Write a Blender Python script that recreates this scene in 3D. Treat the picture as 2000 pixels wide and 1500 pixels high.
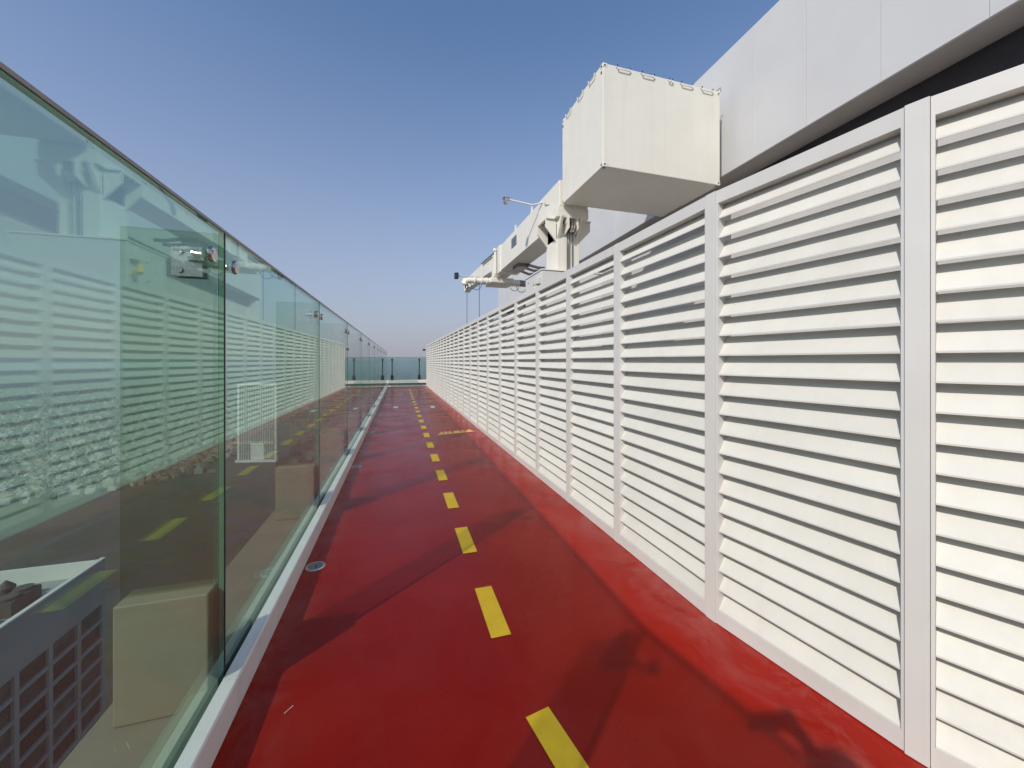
import bpy, bmesh, math, random
from mathutils import Vector, Matrix
random.seed(7)
R = math.radians
for o in list(bpy.data.objects):
    bpy.data.objects.remove(o, do_unlink=True)
scene = bpy.context.scene
C = scene.collection

# ------------------------------------------------------------------ camera
YAW = 16.9
cam_d = bpy.data.cameras.new('camera')
cam_d.sensor_width = 36.0
cam_d.lens = 751 / 2000 * 36.0
cam_d.shift_y = -0.022
cam_d.clip_start = 0.005
cam_d.clip_end = 60000
cam = bpy.data.objects.new('camera', cam_d)
cam.location = (0, 0, 1.5)
cam.rotation_euler = (R(90), 0, R(-YAW))
C.objects.link(cam)
scene.camera = cam

# ------------------------------------------------------------------ sky, sun, exposure
SUN_EL, SUN_AZ = 37.3, 230.0          # azimuth clockwise from +Y
world = bpy.data.worlds.new('World')
scene.world = world
world.use_nodes = True
wn = world.node_tree.nodes; wl = world.node_tree.links
wn.clear()
wo = wn.new('ShaderNodeOutputWorld'); bg = wn.new('ShaderNodeBackground')
sky = wn.new('ShaderNodeTexSky'); sky.sky_type = 'NISHITA'; sky.sun_disc = False
sky.sun_elevation = R(SUN_EL); sky.sun_rotation = R(SUN_AZ)
sky.altitude = 200; sky.air_density = 1.0; sky.dust_density = 1.0; sky.ozone_density = 4.0
bg.inputs[1].default_value = 0.15
# desert haze: the sky pales evenly towards the horizon all round
tc = wn.new('ShaderNodeTexCoord'); sx = wn.new('ShaderNodeSeparateXYZ'); wl.new(tc.outputs['Generated'], sx.inputs[0])
mr = wn.new('ShaderNodeMapRange'); wl.new(sx.outputs[2], mr.inputs[0])
mr.inputs[1].default_value = 0.0; mr.inputs[2].default_value = 0.66; mr.inputs[3].default_value = 1.0; mr.inputs[4].default_value = 0.0
hzc = wn.new('ShaderNodeMix'); hzc.data_type = 'RGBA'
pw = wn.new('ShaderNodeMath'); pw.operation = 'POWER'; pw.inputs[1].default_value = 1.32; wl.new(mr.outputs[0], pw.inputs[0])
wl.new(pw.outputs[0], hzc.inputs[0]); wl.new(sky.outputs[0], hzc.inputs[6]); hzc.inputs[7].default_value = (2.28, 2.30, 2.72, 1)
wl.new(hzc.outputs[2], bg.inputs[0]); wl.new(bg.outputs[0], wo.inputs[0])

sd = bpy.data.lights.new('sun', 'SUN'); sd.energy = 3.1; sd.angle = R(0.8); sd.color = (1.0, 0.94, 0.84)
sun = bpy.data.objects.new('sun', sd)
to_sun = Vector((math.sin(R(SUN_AZ)) * math.cos(R(SUN_EL)), math.cos(R(SUN_AZ)) * math.cos(R(SUN_EL)), math.sin(R(SUN_EL))))
sun.rotation_euler = to_sun.to_track_quat('Z', 'Y').to_euler()
sun.location = to_sun * 60
C.objects.link(sun)
scene.view_settings.view_transform = 'Standard'
scene.view_settings.look = 'None'
scene.view_settings.exposure = 0.18
scene.view_settings.gamma = 1.0
scene.view_settings.use_curve_mapping = False
try:
    scene.cycles.transparent_max_bounces = 32
    scene.cycles.max_bounces = 10
except Exception:
    pass

# ------------------------------------------------------------------ materials
def nmat(name):
    m = bpy.data.materials.new(name); m.use_nodes = True
    nt = m.node_tree
    return m, nt, nt.nodes['Principled BSDF']

def nd(nt, kind, **kw):
    n = nt.nodes.new(kind)
    for k, v in kw.items():
        if k.startswith('i_'):
            key = k[2:]
            n.inputs[int(key) if key.isdigit() else key].default_value = v
        else:
            setattr(n, k, v)
    return n

def mixc(nt, fac, a, b, blend='MIX'):
    n = nt.nodes.new('ShaderNodeMix'); n.data_type = 'RGBA'; n.blend_type = blend
    for sock, v in ((n.inputs[0], fac), (n.inputs[6], a), (n.inputs[7], b)):
        if hasattr(v, 'is_linked') or hasattr(v, 'links'):
            nt.links.new(v, sock)
        elif isinstance(v, (int, float)):
            sock.default_value = v
        else:
            sock.default_value = (*v, 1) if len(v) == 3 else v
    return n.outputs[2]

def ramp(nt, src, p0, p1, c0=0.0, c1=1.0):
    n = nt.nodes.new('ShaderNodeMapRange')
    nt.links.new(src, n.inputs[0])
    n.inputs[1].default_value = p0; n.inputs[2].default_value = p1
    n.inputs[3].default_value = c0; n.inputs[4].default_value = c1
    return n.outputs[0]

def painted(name, col, rough=0.45, var=0.06, scale=3.0, streak=0.0, spec=0.4, metal=0.0, bump=0.0, dirt=(0.45, 0.4, 0.33), rnd_tone=0.0):
    """paint with faint cloudy wear, vertical rain streaks and fine relief"""
    m, nt, b = nmat(name)
    L = nt.links
    geo = nd(nt, 'ShaderNodeNewGeometry')
    n1 = nd(nt, 'ShaderNodeTexNoise', i_Scale=scale, i_Detail=6.0, i_Roughness=0.6)
    L.new(geo.outputs['Position'], n1.inputs['Vector'])
    f = ramp(nt, n1.outputs[0], 0.3, 0.72)
    dark = tuple(c * (1 - var) for c in col)
    light = tuple(min(1, c * (1 + var * 0.5)) for c in col)
    out = mixc(nt, f, dark, light)
    if rnd_tone > 0:
        oi = nd(nt, 'ShaderNodeObjectInfo')
        out = mixc(nt, 1.0, out, mixc(nt, oi.outputs['Random'], (1 - rnd_tone,)*3, (1.0, 1.0, 1.0)), 'MULTIPLY')
    if streak > 0:
        mp = nd(nt, 'ShaderNodeMapping'); mp.inputs['Scale'].default_value = (5.5, 5.5, 0.22)
        L.new(geo.outputs['Position'], mp.inputs[0])
        n2 = nd(nt, 'ShaderNodeTexNoise', i_Scale=1.6, i_Detail=5.0, i_Roughness=0.65)
        L.new(mp.outputs[0], n2.inputs['Vector'])
        s = ramp(nt, n2.outputs[0], 0.5, 0.8, 0.0, streak)
        out = mixc(nt, s, out, dirt)
    L.new(out, b.inputs['Base Color'])
    n3 = nd(nt, 'ShaderNodeTexNoise', i_Scale=scale * 9, i_Detail=3.0)
    L.new(geo.outputs['Position'], n3.inputs['Vector'])
    L.new(ramp(nt, n3.outputs[0], 0.3, 0.7, rough - 0.06, rough + 0.08), b.inputs['Roughness'])
    b.inputs['Specular IOR Level'].default_value = spec
    b.inputs['Metallic'].default_value = metal
    if bump > 0:
        bp = nd(nt, 'ShaderNodeBump', i_Strength=bump, i_Distance=0.002)
        n4 = nd(nt, 'ShaderNodeTexNoise', i_Scale=220.0, i_Detail=2.0)
        L.new(geo.outputs['Position'], n4.inputs['Vector'])
        L.new(n4.outputs[0], bp.inputs['Height']); L.new(bp.outputs[0], b.inputs['Normal'])
    return m

M = {}
M['slat'] = painted('louvre paint', (0.67, 0.65, 0.59), 0.5, 0.07, 2.5, 0.20, 0.3, bump=0.05, rnd_tone=0.07)
M['frame'] = painted('frame paint', (0.64, 0.63, 0.60), 0.42, 0.06, 2.0, 0.14, 0.4, rnd_tone=0.06)
M['wall'] = painted('facade panel', (0.585, 0.585, 0.585), 0.5, 0.05, 0.9, 0.25, 0.3, rnd_tone=0.03, dirt=(0.55, 0.55, 0.54))
M['cream'] = painted('crane paint', (0.76, 0.73, 0.64), 0.45, 0.05, 1.6, 0.3, 0.4, dirt=(0.60, 0.555, 0.465))
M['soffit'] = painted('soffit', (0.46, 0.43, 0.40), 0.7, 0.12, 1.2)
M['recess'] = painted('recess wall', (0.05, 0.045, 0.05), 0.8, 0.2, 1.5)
M['plant'] = painted('plant room wall', (0.55, 0.53, 0.50), 0.7, 0.12, 1.0, 0.2)
M['kerb'] = painted('kerb paint', (0.82, 0.79, 0.75), 0.5, 0.09, 4.0, 0.2)
M['ledge'] = painted('ledge concrete', (0.27, 0.25, 0.20), 0.8, 0.18, 3.0, 0.0, bump=0.2)
M['block'] = painted('shoe paint', (0.30, 0.27, 0.205), 0.55, 0.08, 5.0)
M['deck'] = painted('roof deck', (0.30, 0.29, 0.28), 0.85, 0.2, 1.0)
M['steel'] = painted('brushed steel', (0.62, 0.59, 0.55), 0.24, 0.06, 6.0, metal=1.0)
M['railm'] = painted('rail metal', (0.30, 0.26, 0.25), 0.34, 0.08, 12.0, metal=0.85)
M['dark'] = painted('dark metal', (0.03, 0.03, 0.032), 0.45, 0.1, 8.0)
M['rubber'] = painted('black seal', (0.012, 0.012, 0.012), 0.6, 0.1, 20.0)
M['cable'] = painted('wire rope', (0.10, 0.10, 0.11), 0.5, 0.2, 40.0, metal=0.5)
M['glasspanel'] = painted('smoked window', (0.09, 0.10, 0.11), 0.15, 0.1, 4.0, spec=0.6)
M['yellow'] = painted('yellow paint', (0.92, 0.58, 0.035), 0.55, 0.14, 7.0, 0.0)
def worn(name, col, under):
    m, nt, b = nmat(name); L = nt.links
    geo = nd(nt, 'ShaderNodeNewGeometry')
    a = nd(nt, 'ShaderNodeTexNoise', i_Scale=9.0, i_Detail=6.0, i_Roughness=0.7); L.new(geo.outputs['Position'], a.inputs['Vector'])
    c = mixc(nt, ramp(nt, a.outputs[0], 0.35, 0.7), tuple(q * 0.86 for q in col), col)
    d = nd(nt, 'ShaderNodeTexNoise', i_Scale=75.0, i_Detail=6.0, i_Roughness=0.8); L.new(geo.outputs['Position'], d.inputs['Vector'])
    c = mixc(nt, ramp(nt, d.outputs[0], 0.62, 0.75, 0.0, 0.45), c, under)
    L.new(c, b.inputs['Base Color']); b.inputs['Roughness'].default_value = 0.5; b.inputs['Specular IOR Level'].default_value = 0.25
    return m
M['yellow'] = worn('worn yellow paint', (0.96, 0.54, 0.025), (0.55, 0.20, 0.03))
M['orange'] = painted('orange paint', (0.92, 0.56, 0.20), 0.55, 0.14, 9.0, 0.0)
M['palepaint'] = painted('pale paint', (0.80, 0.74, 0.70), 0.6, 0.1, 9.0)
M['beacon'] = painted('beacon yellow', (0.85, 0.55, 0.05), 0.35, 0.05, 9.0)
M['twr'] = painted('tower render', (0.40, 0.42, 0.41), 0.7, 0.15, 0.06, 0.0)
M['twrwhite'] = painted('white parapet', (0.75, 0.76, 0.72), 0.7, 0.1, 0.1)
M['twrdark'] = painted('roof plant', (0.12, 0.115, 0.11), 0.7, 0.25, 0.2)
M['twrglass'] = painted('tower glazing', (0.15, 0.19, 0.16), 0.25, 0.5, 0.5, spec=0.5, rnd_tone=0.75)
M['skin'] = painted('skin', (0.52, 0.34, 0.25), 0.55, 0.05, 20)
M['shirt'] = painted('shirt', (0.12, 0.14, 0.2), 0.9, 0.1, 20)
M['trousers'] = painted('trousers', (0.05, 0.05, 0.06), 0.9, 0.1, 20)
M['shoe'] = painted('shoe', (0.6, 0.6, 0.6), 0.6, 0.1, 20)
M['hair'] = painted('hair', (0.02, 0.015, 0.012), 0.6, 0.2, 60)

def glass(name, tint, ior=1.52, rough=0.0):
    m, nt, b = nmat(name)
    nt.nodes.remove(b)
    L = nt.links
    out = nt.nodes['Material Output']
    tr = nd(nt, 'ShaderNodeBsdfTransparent')
    gl = nd(nt, 'ShaderNodeBsdfGlossy'); gl.inputs['Roughness'].default_value = rough
    gl.inputs['Color'].default_value = (0.64, 0.93, 0.80, 1)
    geo = nd(nt, 'ShaderNodeNewGeometry')
    # keep air-to-glass reflectance on both faces of the sheet
    mr = nd(nt, 'ShaderNodeMapRange'); L.new(geo.outputs['Backfacing'], mr.inputs[0])
    mr.inputs[3].default_value = ior; mr.inputs[4].default_value = 1 / ior
    fr = nd(nt, 'ShaderNodeFresnel'); L.new(mr.outputs[0], fr.inputs['IOR'])
    # steep reflections pass through the green body, grazing ones come off the clear face
    L.new(mixc(nt, ramp(nt, fr.outputs[0], 0.1, 0.5), (0.52, 0.88, 0.72), (1.0, 1.0, 1.0)), gl.inputs['Color'])
    # faint film of dust on the sheet
    n1 = nd(nt, 'ShaderNodeTexNoise', i_Scale=1.6, i_Detail=6.0, i_Roughness=0.65)
    mp = nd(nt, 'ShaderNodeMapping'); mp.inputs['Scale'].default_value = (2.2, 2.2, 0.5)
    L.new(geo.outputs['Position'], mp.inputs[0]); L.new(mp.outputs[0], n1.inputs['Vector'])
    tr.inputs['Color'].default_value = (*tint, 1)
    mx = nd(nt, 'ShaderNodeMixShader')
    L.new(fr.outputs[0], mx.inputs[0]); L.new(tr.outputs[0], mx.inputs[1]); L.new(gl.outputs[0], mx.inputs[2])
    df = nd(nt, 'ShaderNodeBsdfDiffuse'); df.inputs['Color'].default_value = (0.55, 0.55, 0.5, 1)
    mx2 = nd(nt, 'ShaderNodeMixShader')
    L.new(ramp(nt, n1.outputs[0], 0.35, 0.8, 0.004, 0.022), mx2.inputs[0])
    L.new(mx.outputs[0], mx2.inputs[1]); L.new(df.outputs[0], mx2.inputs[2])
    L.new(mx2.outputs[0], out.inputs['Surface'])
    return m
M['glass'] = glass('green balustrade glass', (0.765, 0.85, 0.80), 2.0)
M['fin'] = glass('green fin glass', (0.76, 0.815, 0.745), 1.5)
M['endglass'] = glass('end glass', (0.78, 0.87, 0.83), 1.5)

def edge_mat():
    m, nt, b = nmat('glass edge')
    b.inputs['Base Color'].default_value = (0.10, 0.22, 0.15, 1)
    b.inputs['Roughness'].default_value = 0.25
    return m
M['edge'] = edge_mat()

def floor_mat():
    m, nt, b = nmat('red track coating')
    L = nt.links
    geo = nd(nt, 'ShaderNodeNewGeometry')
    sep = nd(nt, 'ShaderNodeSeparateXYZ'); L.new(geo.outputs['Position'], sep.inputs[0])
    n1 = nd(nt, 'ShaderNodeTexNoise', i_Scale=1.1, i_Detail=7.0, i_Roughness=0.62, i_Distortion=0.4)
    L.new(geo.outputs['Position'], n1.inputs['Vector'])
    base = mixc(nt, ramp(nt, n1.outputs[0], 0.3, 0.7), (0.275, 0.008, 0.002), (0.365, 0.012, 0.004))
    # fine speckle
    n2 = nd(nt, 'ShaderNodeTexNoise', i_Scale=140.0, i_Detail=3.0)
    L.new(geo.outputs['Position'], n2.inputs['Vector'])
    base = mixc(nt, ramp(nt, n2.outputs[0], 0.35, 0.7, 0.0, 0.3), base, (0.30, 0.008, 0.005))
    # dusty scuffs, heavier along both edges
    n3 = nd(nt, 'ShaderNodeTexNoise', i_Scale=2.3, i_Detail=9.0, i_Roughness=0.72, i_Distortion=0.8)
    L.new(geo.outputs['Position'], n3.inputs['Vector'])
    er = ramp(nt, sep.outputs[0], 1.42, 1.72); el = ramp(nt, sep.outputs[0], -0.40, -0.62)
    add = nd(nt, 'ShaderNodeMath', operation='MAXIMUM'); L.new(er, add.inputs[0]); L.new(el, add.inputs[1])
    wgt = nd(nt, 'ShaderNodeMath', operation='MULTIPLY_ADD', i_1=0.5, i_2=0.06); L.new(add.outputs[0], wgt.inputs[0])
    mul = nd(nt, 'ShaderNodeMath', operation='MULTIPLY'); L.new(ramp(nt, n3.outputs[0], 0.42, 0.75), mul.inputs[0]); L.new(wgt.outputs[0], mul.inputs[1])
    base = mixc(nt, mul.outputs[0], base, (0.40, 0.19, 0.16))
    # drag marks along the walk and darker damp patches
    mp = nd(nt, 'ShaderNodeMapping'); mp.inputs['Scale'].default_value = (5.0, 0.55, 1.0); mp.inputs['Rotation'].default_value = (0, 0, 0.12)
    L.new(geo.outputs['Position'], mp.inputs[0])
    n5 = nd(nt, 'ShaderNodeTexNoise', i_Scale=2.6, i_Detail=8.0, i_Roughness=0.7); L.new(mp.outputs[0], n5.inputs['Vector'])
    base = mixc(nt, ramp(nt, n5.outputs[0], 0.60, 0.85, 0.0, 0.10), base, (0.40, 0.13, 0.12))
    n6 = nd(nt, 'ShaderNodeTexNoise', i_Scale=0.8, i_Detail=5.0, i_Distortion=1.0); L.new(geo.outputs['Position'], n6.inputs['Vector'])
    base = mixc(nt, ramp(nt, n6.outputs[0], 0.5, 0.7, 0.0, 0.35), base, (0.20, 0.006, 0.005))
    # few pale spots
    v = nd(nt, 'ShaderNodeTexVoronoi', i_Scale=1.35); v.feature = 'F1'
    L.new(geo.outputs['Position'], v.inputs['Vector'])
    base = mixc(nt, ramp(nt, v.outputs['Distance'], 0.028, 0.012, 0.0, 0.3), base, (0.5, 0.3, 0.28))
    L.new(base, b.inputs['Base Color'])
    n4 = nd(nt, 'ShaderNodeTexNoise', i_Scale=1.7, i_Detail=6.0); L.new(geo.outputs['Position'], n4.inputs['Vector'])
    L.new(ramp(nt, n4.outputs[0], 0.3, 0.7, 0.19, 0.32), b.inputs['Roughness'])
    b.inputs['Specular IOR Level'].default_value = 0.14
    bp = nd(nt, 'ShaderNodeBump', i_Strength=0.12, i_Distance=0.003)
    L.new(n2.outputs[0], bp.inputs['Height']); L.new(bp.outputs[0], b.inputs['Normal'])
    return m
M['floor'] = floor_mat()

def ground_mat():
    m, nt, b = nmat('city ground')
    L = nt.links
    geo = nd(nt, 'ShaderNodeNewGeometry')
    n1 = nd(nt, 'ShaderNodeTexNoise', i_Scale=0.004, i_Detail=8.0, i_Roughness=0.65); L.new(geo.outputs['Position'], n1.inputs['Vector'])
    c = mixc(nt, ramp(nt, n1.outputs[0], 0.4, 0.6), (0.075, 0.082, 0.045), (0.032, 0.042, 0.022))
    n2 = nd(nt, 'ShaderNodeTexNoise', i_Scale=0.02, i_Detail=4.0); L.new(geo.outputs['Position'], n2.inputs['Vector'])
    c = mixc(nt, ramp(nt, n2.outputs[0], 0.52, 0.62), c, (0.06, 0.085, 0.04))
    v = nd(nt, 'ShaderNodeTexVoronoi', i_Scale=0.009); v.feature = 'DISTANCE_TO_EDGE'; v.distance = 'EUCLIDEAN'
    L.new(geo.outputs['Position'], v.inputs['Vector'])
    c = mixc(nt, ramp(nt, v.outputs['Distance'], 0.05, 0.035), c, (0.07, 0.07, 0.072))
    L.new(c, b.inputs['Base Color']); b.inputs['Roughness'].default_value = 0.9
    return m
M['ground'] = ground_mat()
for k, c in (('c0', (0.52, 0.50, 0.45)), ('c1', (0.38, 0.32, 0.25)), ('c2', (0.22, 0.20, 0.18)), ('c3', (0.16, 0.17, 0.18)), ('c4', (0.06, 0.085, 0.045))):
    M[k] = painted('city ' + k, c, 0.8, 0.15, 0.05)

# ------------------------------------------------------------------ mesh helpers
class MB:
    def __init__(s): s.v = []; s.f = []; s.m = []
    def add(s, vs, fs, mi=0):
        o = len(s.v); s.v += [tuple(v) for v in vs]
        s.f += [tuple(i + o for i in f) for f in fs]; s.m += [mi] * len(fs)
    def box(s, a, b, mi=0, M4=None):
        x0, y0, z0 = a; x1, y1, z1 = b
        vs = [Vector(p) for p in ((x0,y0,z0),(x1,y0,z0),(x1,y1,z0),(x0,y1,z0),(x0,y0,z1),(x1,y0,z1),(x1,y1,z1),(x0,y1,z1))]
        if M4 is not None: vs = [M4 @ v for v in vs]
        s.add(vs, [(0,3,2,1),(4,5,6,7),(0,1,5,4),(1,2,6,5),(2,3,7,6),(3,0,4,7)], mi)
    def prism(s, poly, h0, h1, axis='z', mi=0):
        """polygon (u,v) extruded along an axis; axis z:(x,y) x:(y,z) y:(x,z)"""
        def P(u, v, h):
            return {'z': (u, v, h), 'x': (h, u, v), 'y': (u, h, v)}[axis]
        n = len(poly)
        area = sum(poly[i][0]*poly[(i+1)%n][1]-poly[(i+1)%n][0]*poly[i][1] for i in range(n))
        if axis == 'y': area = -area
        if area < 0: poly = poly[::-1]
        vs = [P(u, v, h0) for u, v in poly] + [P(u, v, h1) for u, v in poly]
        fs = [tuple(range(n))[::-1], tuple(range(n, 2*n))] + [(i, (i+1)%n, n+(i+1)%n, n+i) for i in range(n)]
        s.add(vs, fs, mi)
    def tube(s, pts, r, n=10, mi=0):
        pts = [Vector(p) for p in pts]; rr = r if isinstance(r, (list, tuple)) else [r]*len(pts)
        rings = []
        for i, p in enumerate(pts):
            d = (pts[min(i+1, len(pts)-1)] - pts[max(i-1, 0)])
            if d.length < 1e-9: d = pts[-1]-pts[0]
            d = d.normalized()
            a = d.orthogonal().normalized() if i == 0 else None
            if i == 0: A = a
            else:
                A = (A - d*A.dot(d)); A = A.normalized() if A.length > 1e-6 else d.orthogonal().normalized()
            B = d.cross(A)
            rings.append([p + (A*math.cos(2*math.pi*k/n) + B*math.sin(2*math.pi*k/n))*rr[i] for k in range(n)])
        vs = [v for rg in rings for v in rg]
        fs = [(i*n+k, i*n+(k+1)%n, (i+1)*n+(k+1)%n, (i+1)*n+k) for i in range(len(pts)-1) for k in range(n)]
        fs += [tuple(range(n))[::-1], tuple((len(pts)-1)*n+k for k in range(n))]
        s.add(vs, fs, mi)
    def mesh(s, name, mats):
        me = bpy.data.meshes.new(name)
        me.from_pydata(s.v, [], s.f)
        for m in (mats if isinstance(mats, (list, tuple)) else [mats]): me.materials.append(M[m])
        if any(s.m): me.polygons.foreach_set('material_index', s.m)
        me.update()
        return me
    def build(s, name, mats, parent=None, bevel=0.0, smooth=False):
        return link(name, s.mesh(name, mats), parent, bevel, smooth)

def link(name, me, parent=None, bevel=0.0, smooth=False):
    o = bpy.data.objects.new(name, me); C.objects.link(o)
    if parent: o.parent = parent
    if bevel > 0:
        b = o.modifiers.new('bevel', 'BEVEL'); b.width = bevel; b.segments = 2; b.limit_method = 'ANGLE'
    if smooth:
        me.polygons.foreach_set('use_smooth', [True]*len(me.polygons))
        try: me.set_sharp_from_angle(angle=R(35))
        except Exception: pass
    return o

def empty(name, loc=(0, 0, 0), rz=0.0):
    o = bpy.data.objects.new(name, None); C.objects.link(o)
    o.location = loc; o.rotation_euler = (0, 0, rz); o.empty_display_size = 0.2
    return o

def tag(o, label=None, cat=None, group=None, kind=None):
    if label: o['label'] = label
    if cat: o['category'] = cat
    if group: o['group'] = group
    if kind: o['kind'] = kind
    return o

def bx(name, a, b, mat, parent=None, bevel=0.0):
    m = MB(); m.box(a, b); return m.build(name, mat, parent, bevel)

# ------------------------------------------------------------------ plan of the roof walk
ZG = -180.0
def Xg(y): return -0.7257 + 0.0115 * (y - 1.98)      # glass line
def Xk(y): return Xg(y) + 0.078                       # inner face of kerb
def Xf(y): return 1.757 + 0.0017 * (y - 2.0)          # louvre fence front face
END_Y = 24.6

# ground far below
g = MB(); g.add([(-22000, -22000, ZG), (22000, -22000, ZG), (22000, 22000, ZG), (-22000, 22000, ZG)], [(0, 1, 2, 3)])
tag(g.build('ground', 'ground'), kind='structure')

# red running track, drawn past the camera where the walk turns to the right
trk = MB()
left = [(Xk(22.9), 22.9), (Xk(1.93), 1.93), (Xk(0.1), 0.1), (-0.35, -1.7), (0.55, -3.3), (2.0, -4.6)]
right = [(4.6, -2.4), (3.35, -1.5), (2.62, -0.55), (2.23, 0.12), (1.885, 0.93), (1.80, 1.80), (Xf(23.6)+0.05, 24.1)]
right = [(x + (0.06 if 0 < i < 6 else 0.06), y) for i, (x, y) in enumerate(right)]
poly = left + right
trk.prism(poly, -0.12, 0.0, 'z')
track = tag(trk.build('running_track', 'floor'), kind='structure')
# roof deck behind the fence and under everything
dk = MB(); dk.box((-1.10, -9, -0.6), (22, END_Y + 0.9, -0.13))
tag(dk.build('roof_deck', 'deck'), kind='structure')
# outer ledge outside the glass
lg = MB()
lg.prism([(Xg(25.0) - 0.07, 25.0), (Xg(0) - 0.07, 0.0), (-0.45, -1.75), (0.45, -3.45), (0.0, -3.7), (-0.9, -1.9), (-1.17, 0.0), (-1.17 + 0.26, 25.0)], -0.128, 0.05, 'z')
tag(lg.build('outer_ledge', 'ledge'), kind='structure')

# ---- painted marks on the track
def mark(name, pts, mat, z=0.004):
    m = MB(); m.add([(x, y, z) for x, y in pts], [tuple(range(len(pts)))])
    return m.build(name, mat, track)
def Xd(y): return 0.497 + 0.0095 * (y - 2.0)
for k in range(21):
    y0 = 2.02 + 0.955 * k
    x0 = Xd(y0)
    mark('yellow_dash', [(x0, y0), (x0 + 0.112, y0), (x0 + 0.116, y0 + 0.475), (x0 + 0.004, y0 + 0.475)], 'yellow')
a = R(10)
dx, dy = math.sin(a) * 0.475, math.cos(a) * 0.475
mark('yellow_dash', [(0.525, 1.53), (0.525 + dx, 1.53 - dy), (0.525 + dx + 0.112 * math.cos(a), 1.53 - dy + 0.112 * math.sin(a)), (0.525 + 0.112 * math.cos(a), 1.53 + 0.112 * math.sin(a))][::1], 'yellow')
# orange line with its row of characters
mark('orange_line', [(0.84, 7.93), (1.62, 8.10), (1.62, 8.20), (0.84, 8.03)], 'orange', 0.005)
def px2g(px, py):
    d = 751 * 1.5 / (py - 706); u = (px - 1000) / 751 * d
    th = R(YAW)
    return (u * math.cos(th) + d * math.sin(th), -u * math.sin(th) + d * math.cos(th))
for i, (px, w) in enumerate(((860.3, 0.034), (868.2, 0.03), (876.2, 0.03), (886.5, 0.034), (892.2, 0.034), (901.0, 0.044), (914.5, 0.055))):
    cx = 0.93 + i * 0.0 + (px - 860.3) * 0.0112
    cy = 8.0 + (cx - 0.84) * 0.215 + 0.12
    pts = [(cx + w * math.cos(t) * (1.0 if abs(math.cos(t)) > 0.5 else 0.8), cy + 0.085 * math.sin(t)) for t in [2 * math.pi * q / 12 for q in range(12)]]
    mark('painted_character', pts, 'orange', 0.005)
for (px, py) in ((773, 796), (845, 795)):
    x, y = px2g(px, py)
    mark('white_marker', [(x - 0.07, y - 0.25), (x + 0.07, y - 0.25), (x + 0.07, y + 0.25), (x - 0.07, y + 0.25)], 'palepaint', 0.005)

# ---- recessed floor lights along the kerb
for i in range(7):
    y = 3.11 + 2.78 * i
    x = Xk(y) + 0.076
    t = empty('floor_light', (x, y, 0))
    m = MB(); m.tube([(0, 0, 0.0005), (0, 0, 0.006)], [0.067, 0.063], 28); m.build('bezel', 'steel', t, 0, True)
    m = MB(); m.tube([(0, 0, 0.0065), (0, 0, 0.0075)], 0.05, 28); m.build('lens', 'lens' if 'lens' in M else 'railm', t)
    m = MB(); m.box((0.002, -0.03, 0.0078), (0.012, 0.004, 0.0095)); m.build('slot', 'dark', t)
    words = ['nearest', 'second nearest', 'third nearest', 'fourth nearest', 'fifth nearest', 'sixth nearest', 'farthest']
    tag(t, 'round steel floor light beside the white kerb, %s of the row' % words[i], 'floor light', 'floor lights along the kerb')

# ------------------------------------------------------------------ glass balustrade on the left
JY = [0.1] + [1.98 + 2.06 * k for k in range(12)]
JY[-1] = END_Y - 0.06
GT, GB = 2.07, 0.10
bal = empty('glass_balustrade', (Xg(2), 2.0, 0))
def place(o, par):
    o.matrix_parent_inverse = Matrix.Translation(-par.location) if par.rotation_euler.z == 0 else (Matrix.Translation(par.location) @ par.rotation_euler.to_matrix().to_4x4()).inverted()
    return o
def child(o, par):
    o.parent = par; bpy.context.view_layer.update() if False else None
    o.matrix_parent_inverse = Matrix.Translation(-Vector(par.location))
    return o

def pane(p, q, parent, z0=GB, z1=GT, th=0.02, mat='glass', gap=0.006):
    p = Vector((p[0], p[1], 0)); q = Vector((q[0], q[1], 0))
    d = (q - p).normalized(); n = Vector((-d.y, d.x, 0))
    p = p + d * gap; q = q - d * gap
    m = MB()
    a0, a1, b0, b1 = p + n*th/2, p - n*th/2, q + n*th/2, q - n*th/2
    vs = [Vector((v.x, v.y, z)) for z in (z0, z1) for v in (a1, b1, b0, a0)]
    m.add(vs, [(0, 1, 5, 4), (2, 3, 7, 6)], 0)
    m.add(vs, [(3, 2, 1, 0), (4, 5, 6, 7), (1, 2, 6, 5), (3, 0, 4, 7)], 1)
    return child(m.build('glass_pane', [mat, 'edge']), parent)
pts = [(Xg(y), y) for y in JY]
back = [(0.45, -3.4), (-0.42, -1.7)]
for p, q in zip(back + pts[:-1], back[1:] + pts): pane(p, q, bal)
# cap rail, one length per pane
for p, q in zip(back + pts[:-1], back[1:] + pts):
    p3, q3 = Vector((*p, 0)), Vector((*q, 0)); d = (q3 - p3).normalized(); n = Vector((-d.y, d.x, 0))
    prof = [(-0.0135, GT - 0.006), (-0.0135, GT + 0.005), (0.0135, GT + 0.005), (0.0135, GT - 0.006), (0.0115, GT - 0.006), (0.0115, GT + 0.002), (-0.0115, GT + 0.002), (-0.0115, GT - 0.006)]
    m = MB(); k = len(prof)
    e = d * 0.0008
    vs = [tuple(p3 + e + n*u + Vector((0, 0, z))) for u, z in prof] + [tuple(q3 - e + n*u + Vector((0, 0, z))) for u, z in prof]
    m.add(vs, [(i, k+i, k+(i+1) % k, (i+1) % k) for i in range(k)] + [(0, 1, 6, 7), (1, 2, 5, 6), (2, 3, 4, 5)])
    child(m.build('cap_rail', 'railm'), bal)
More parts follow.
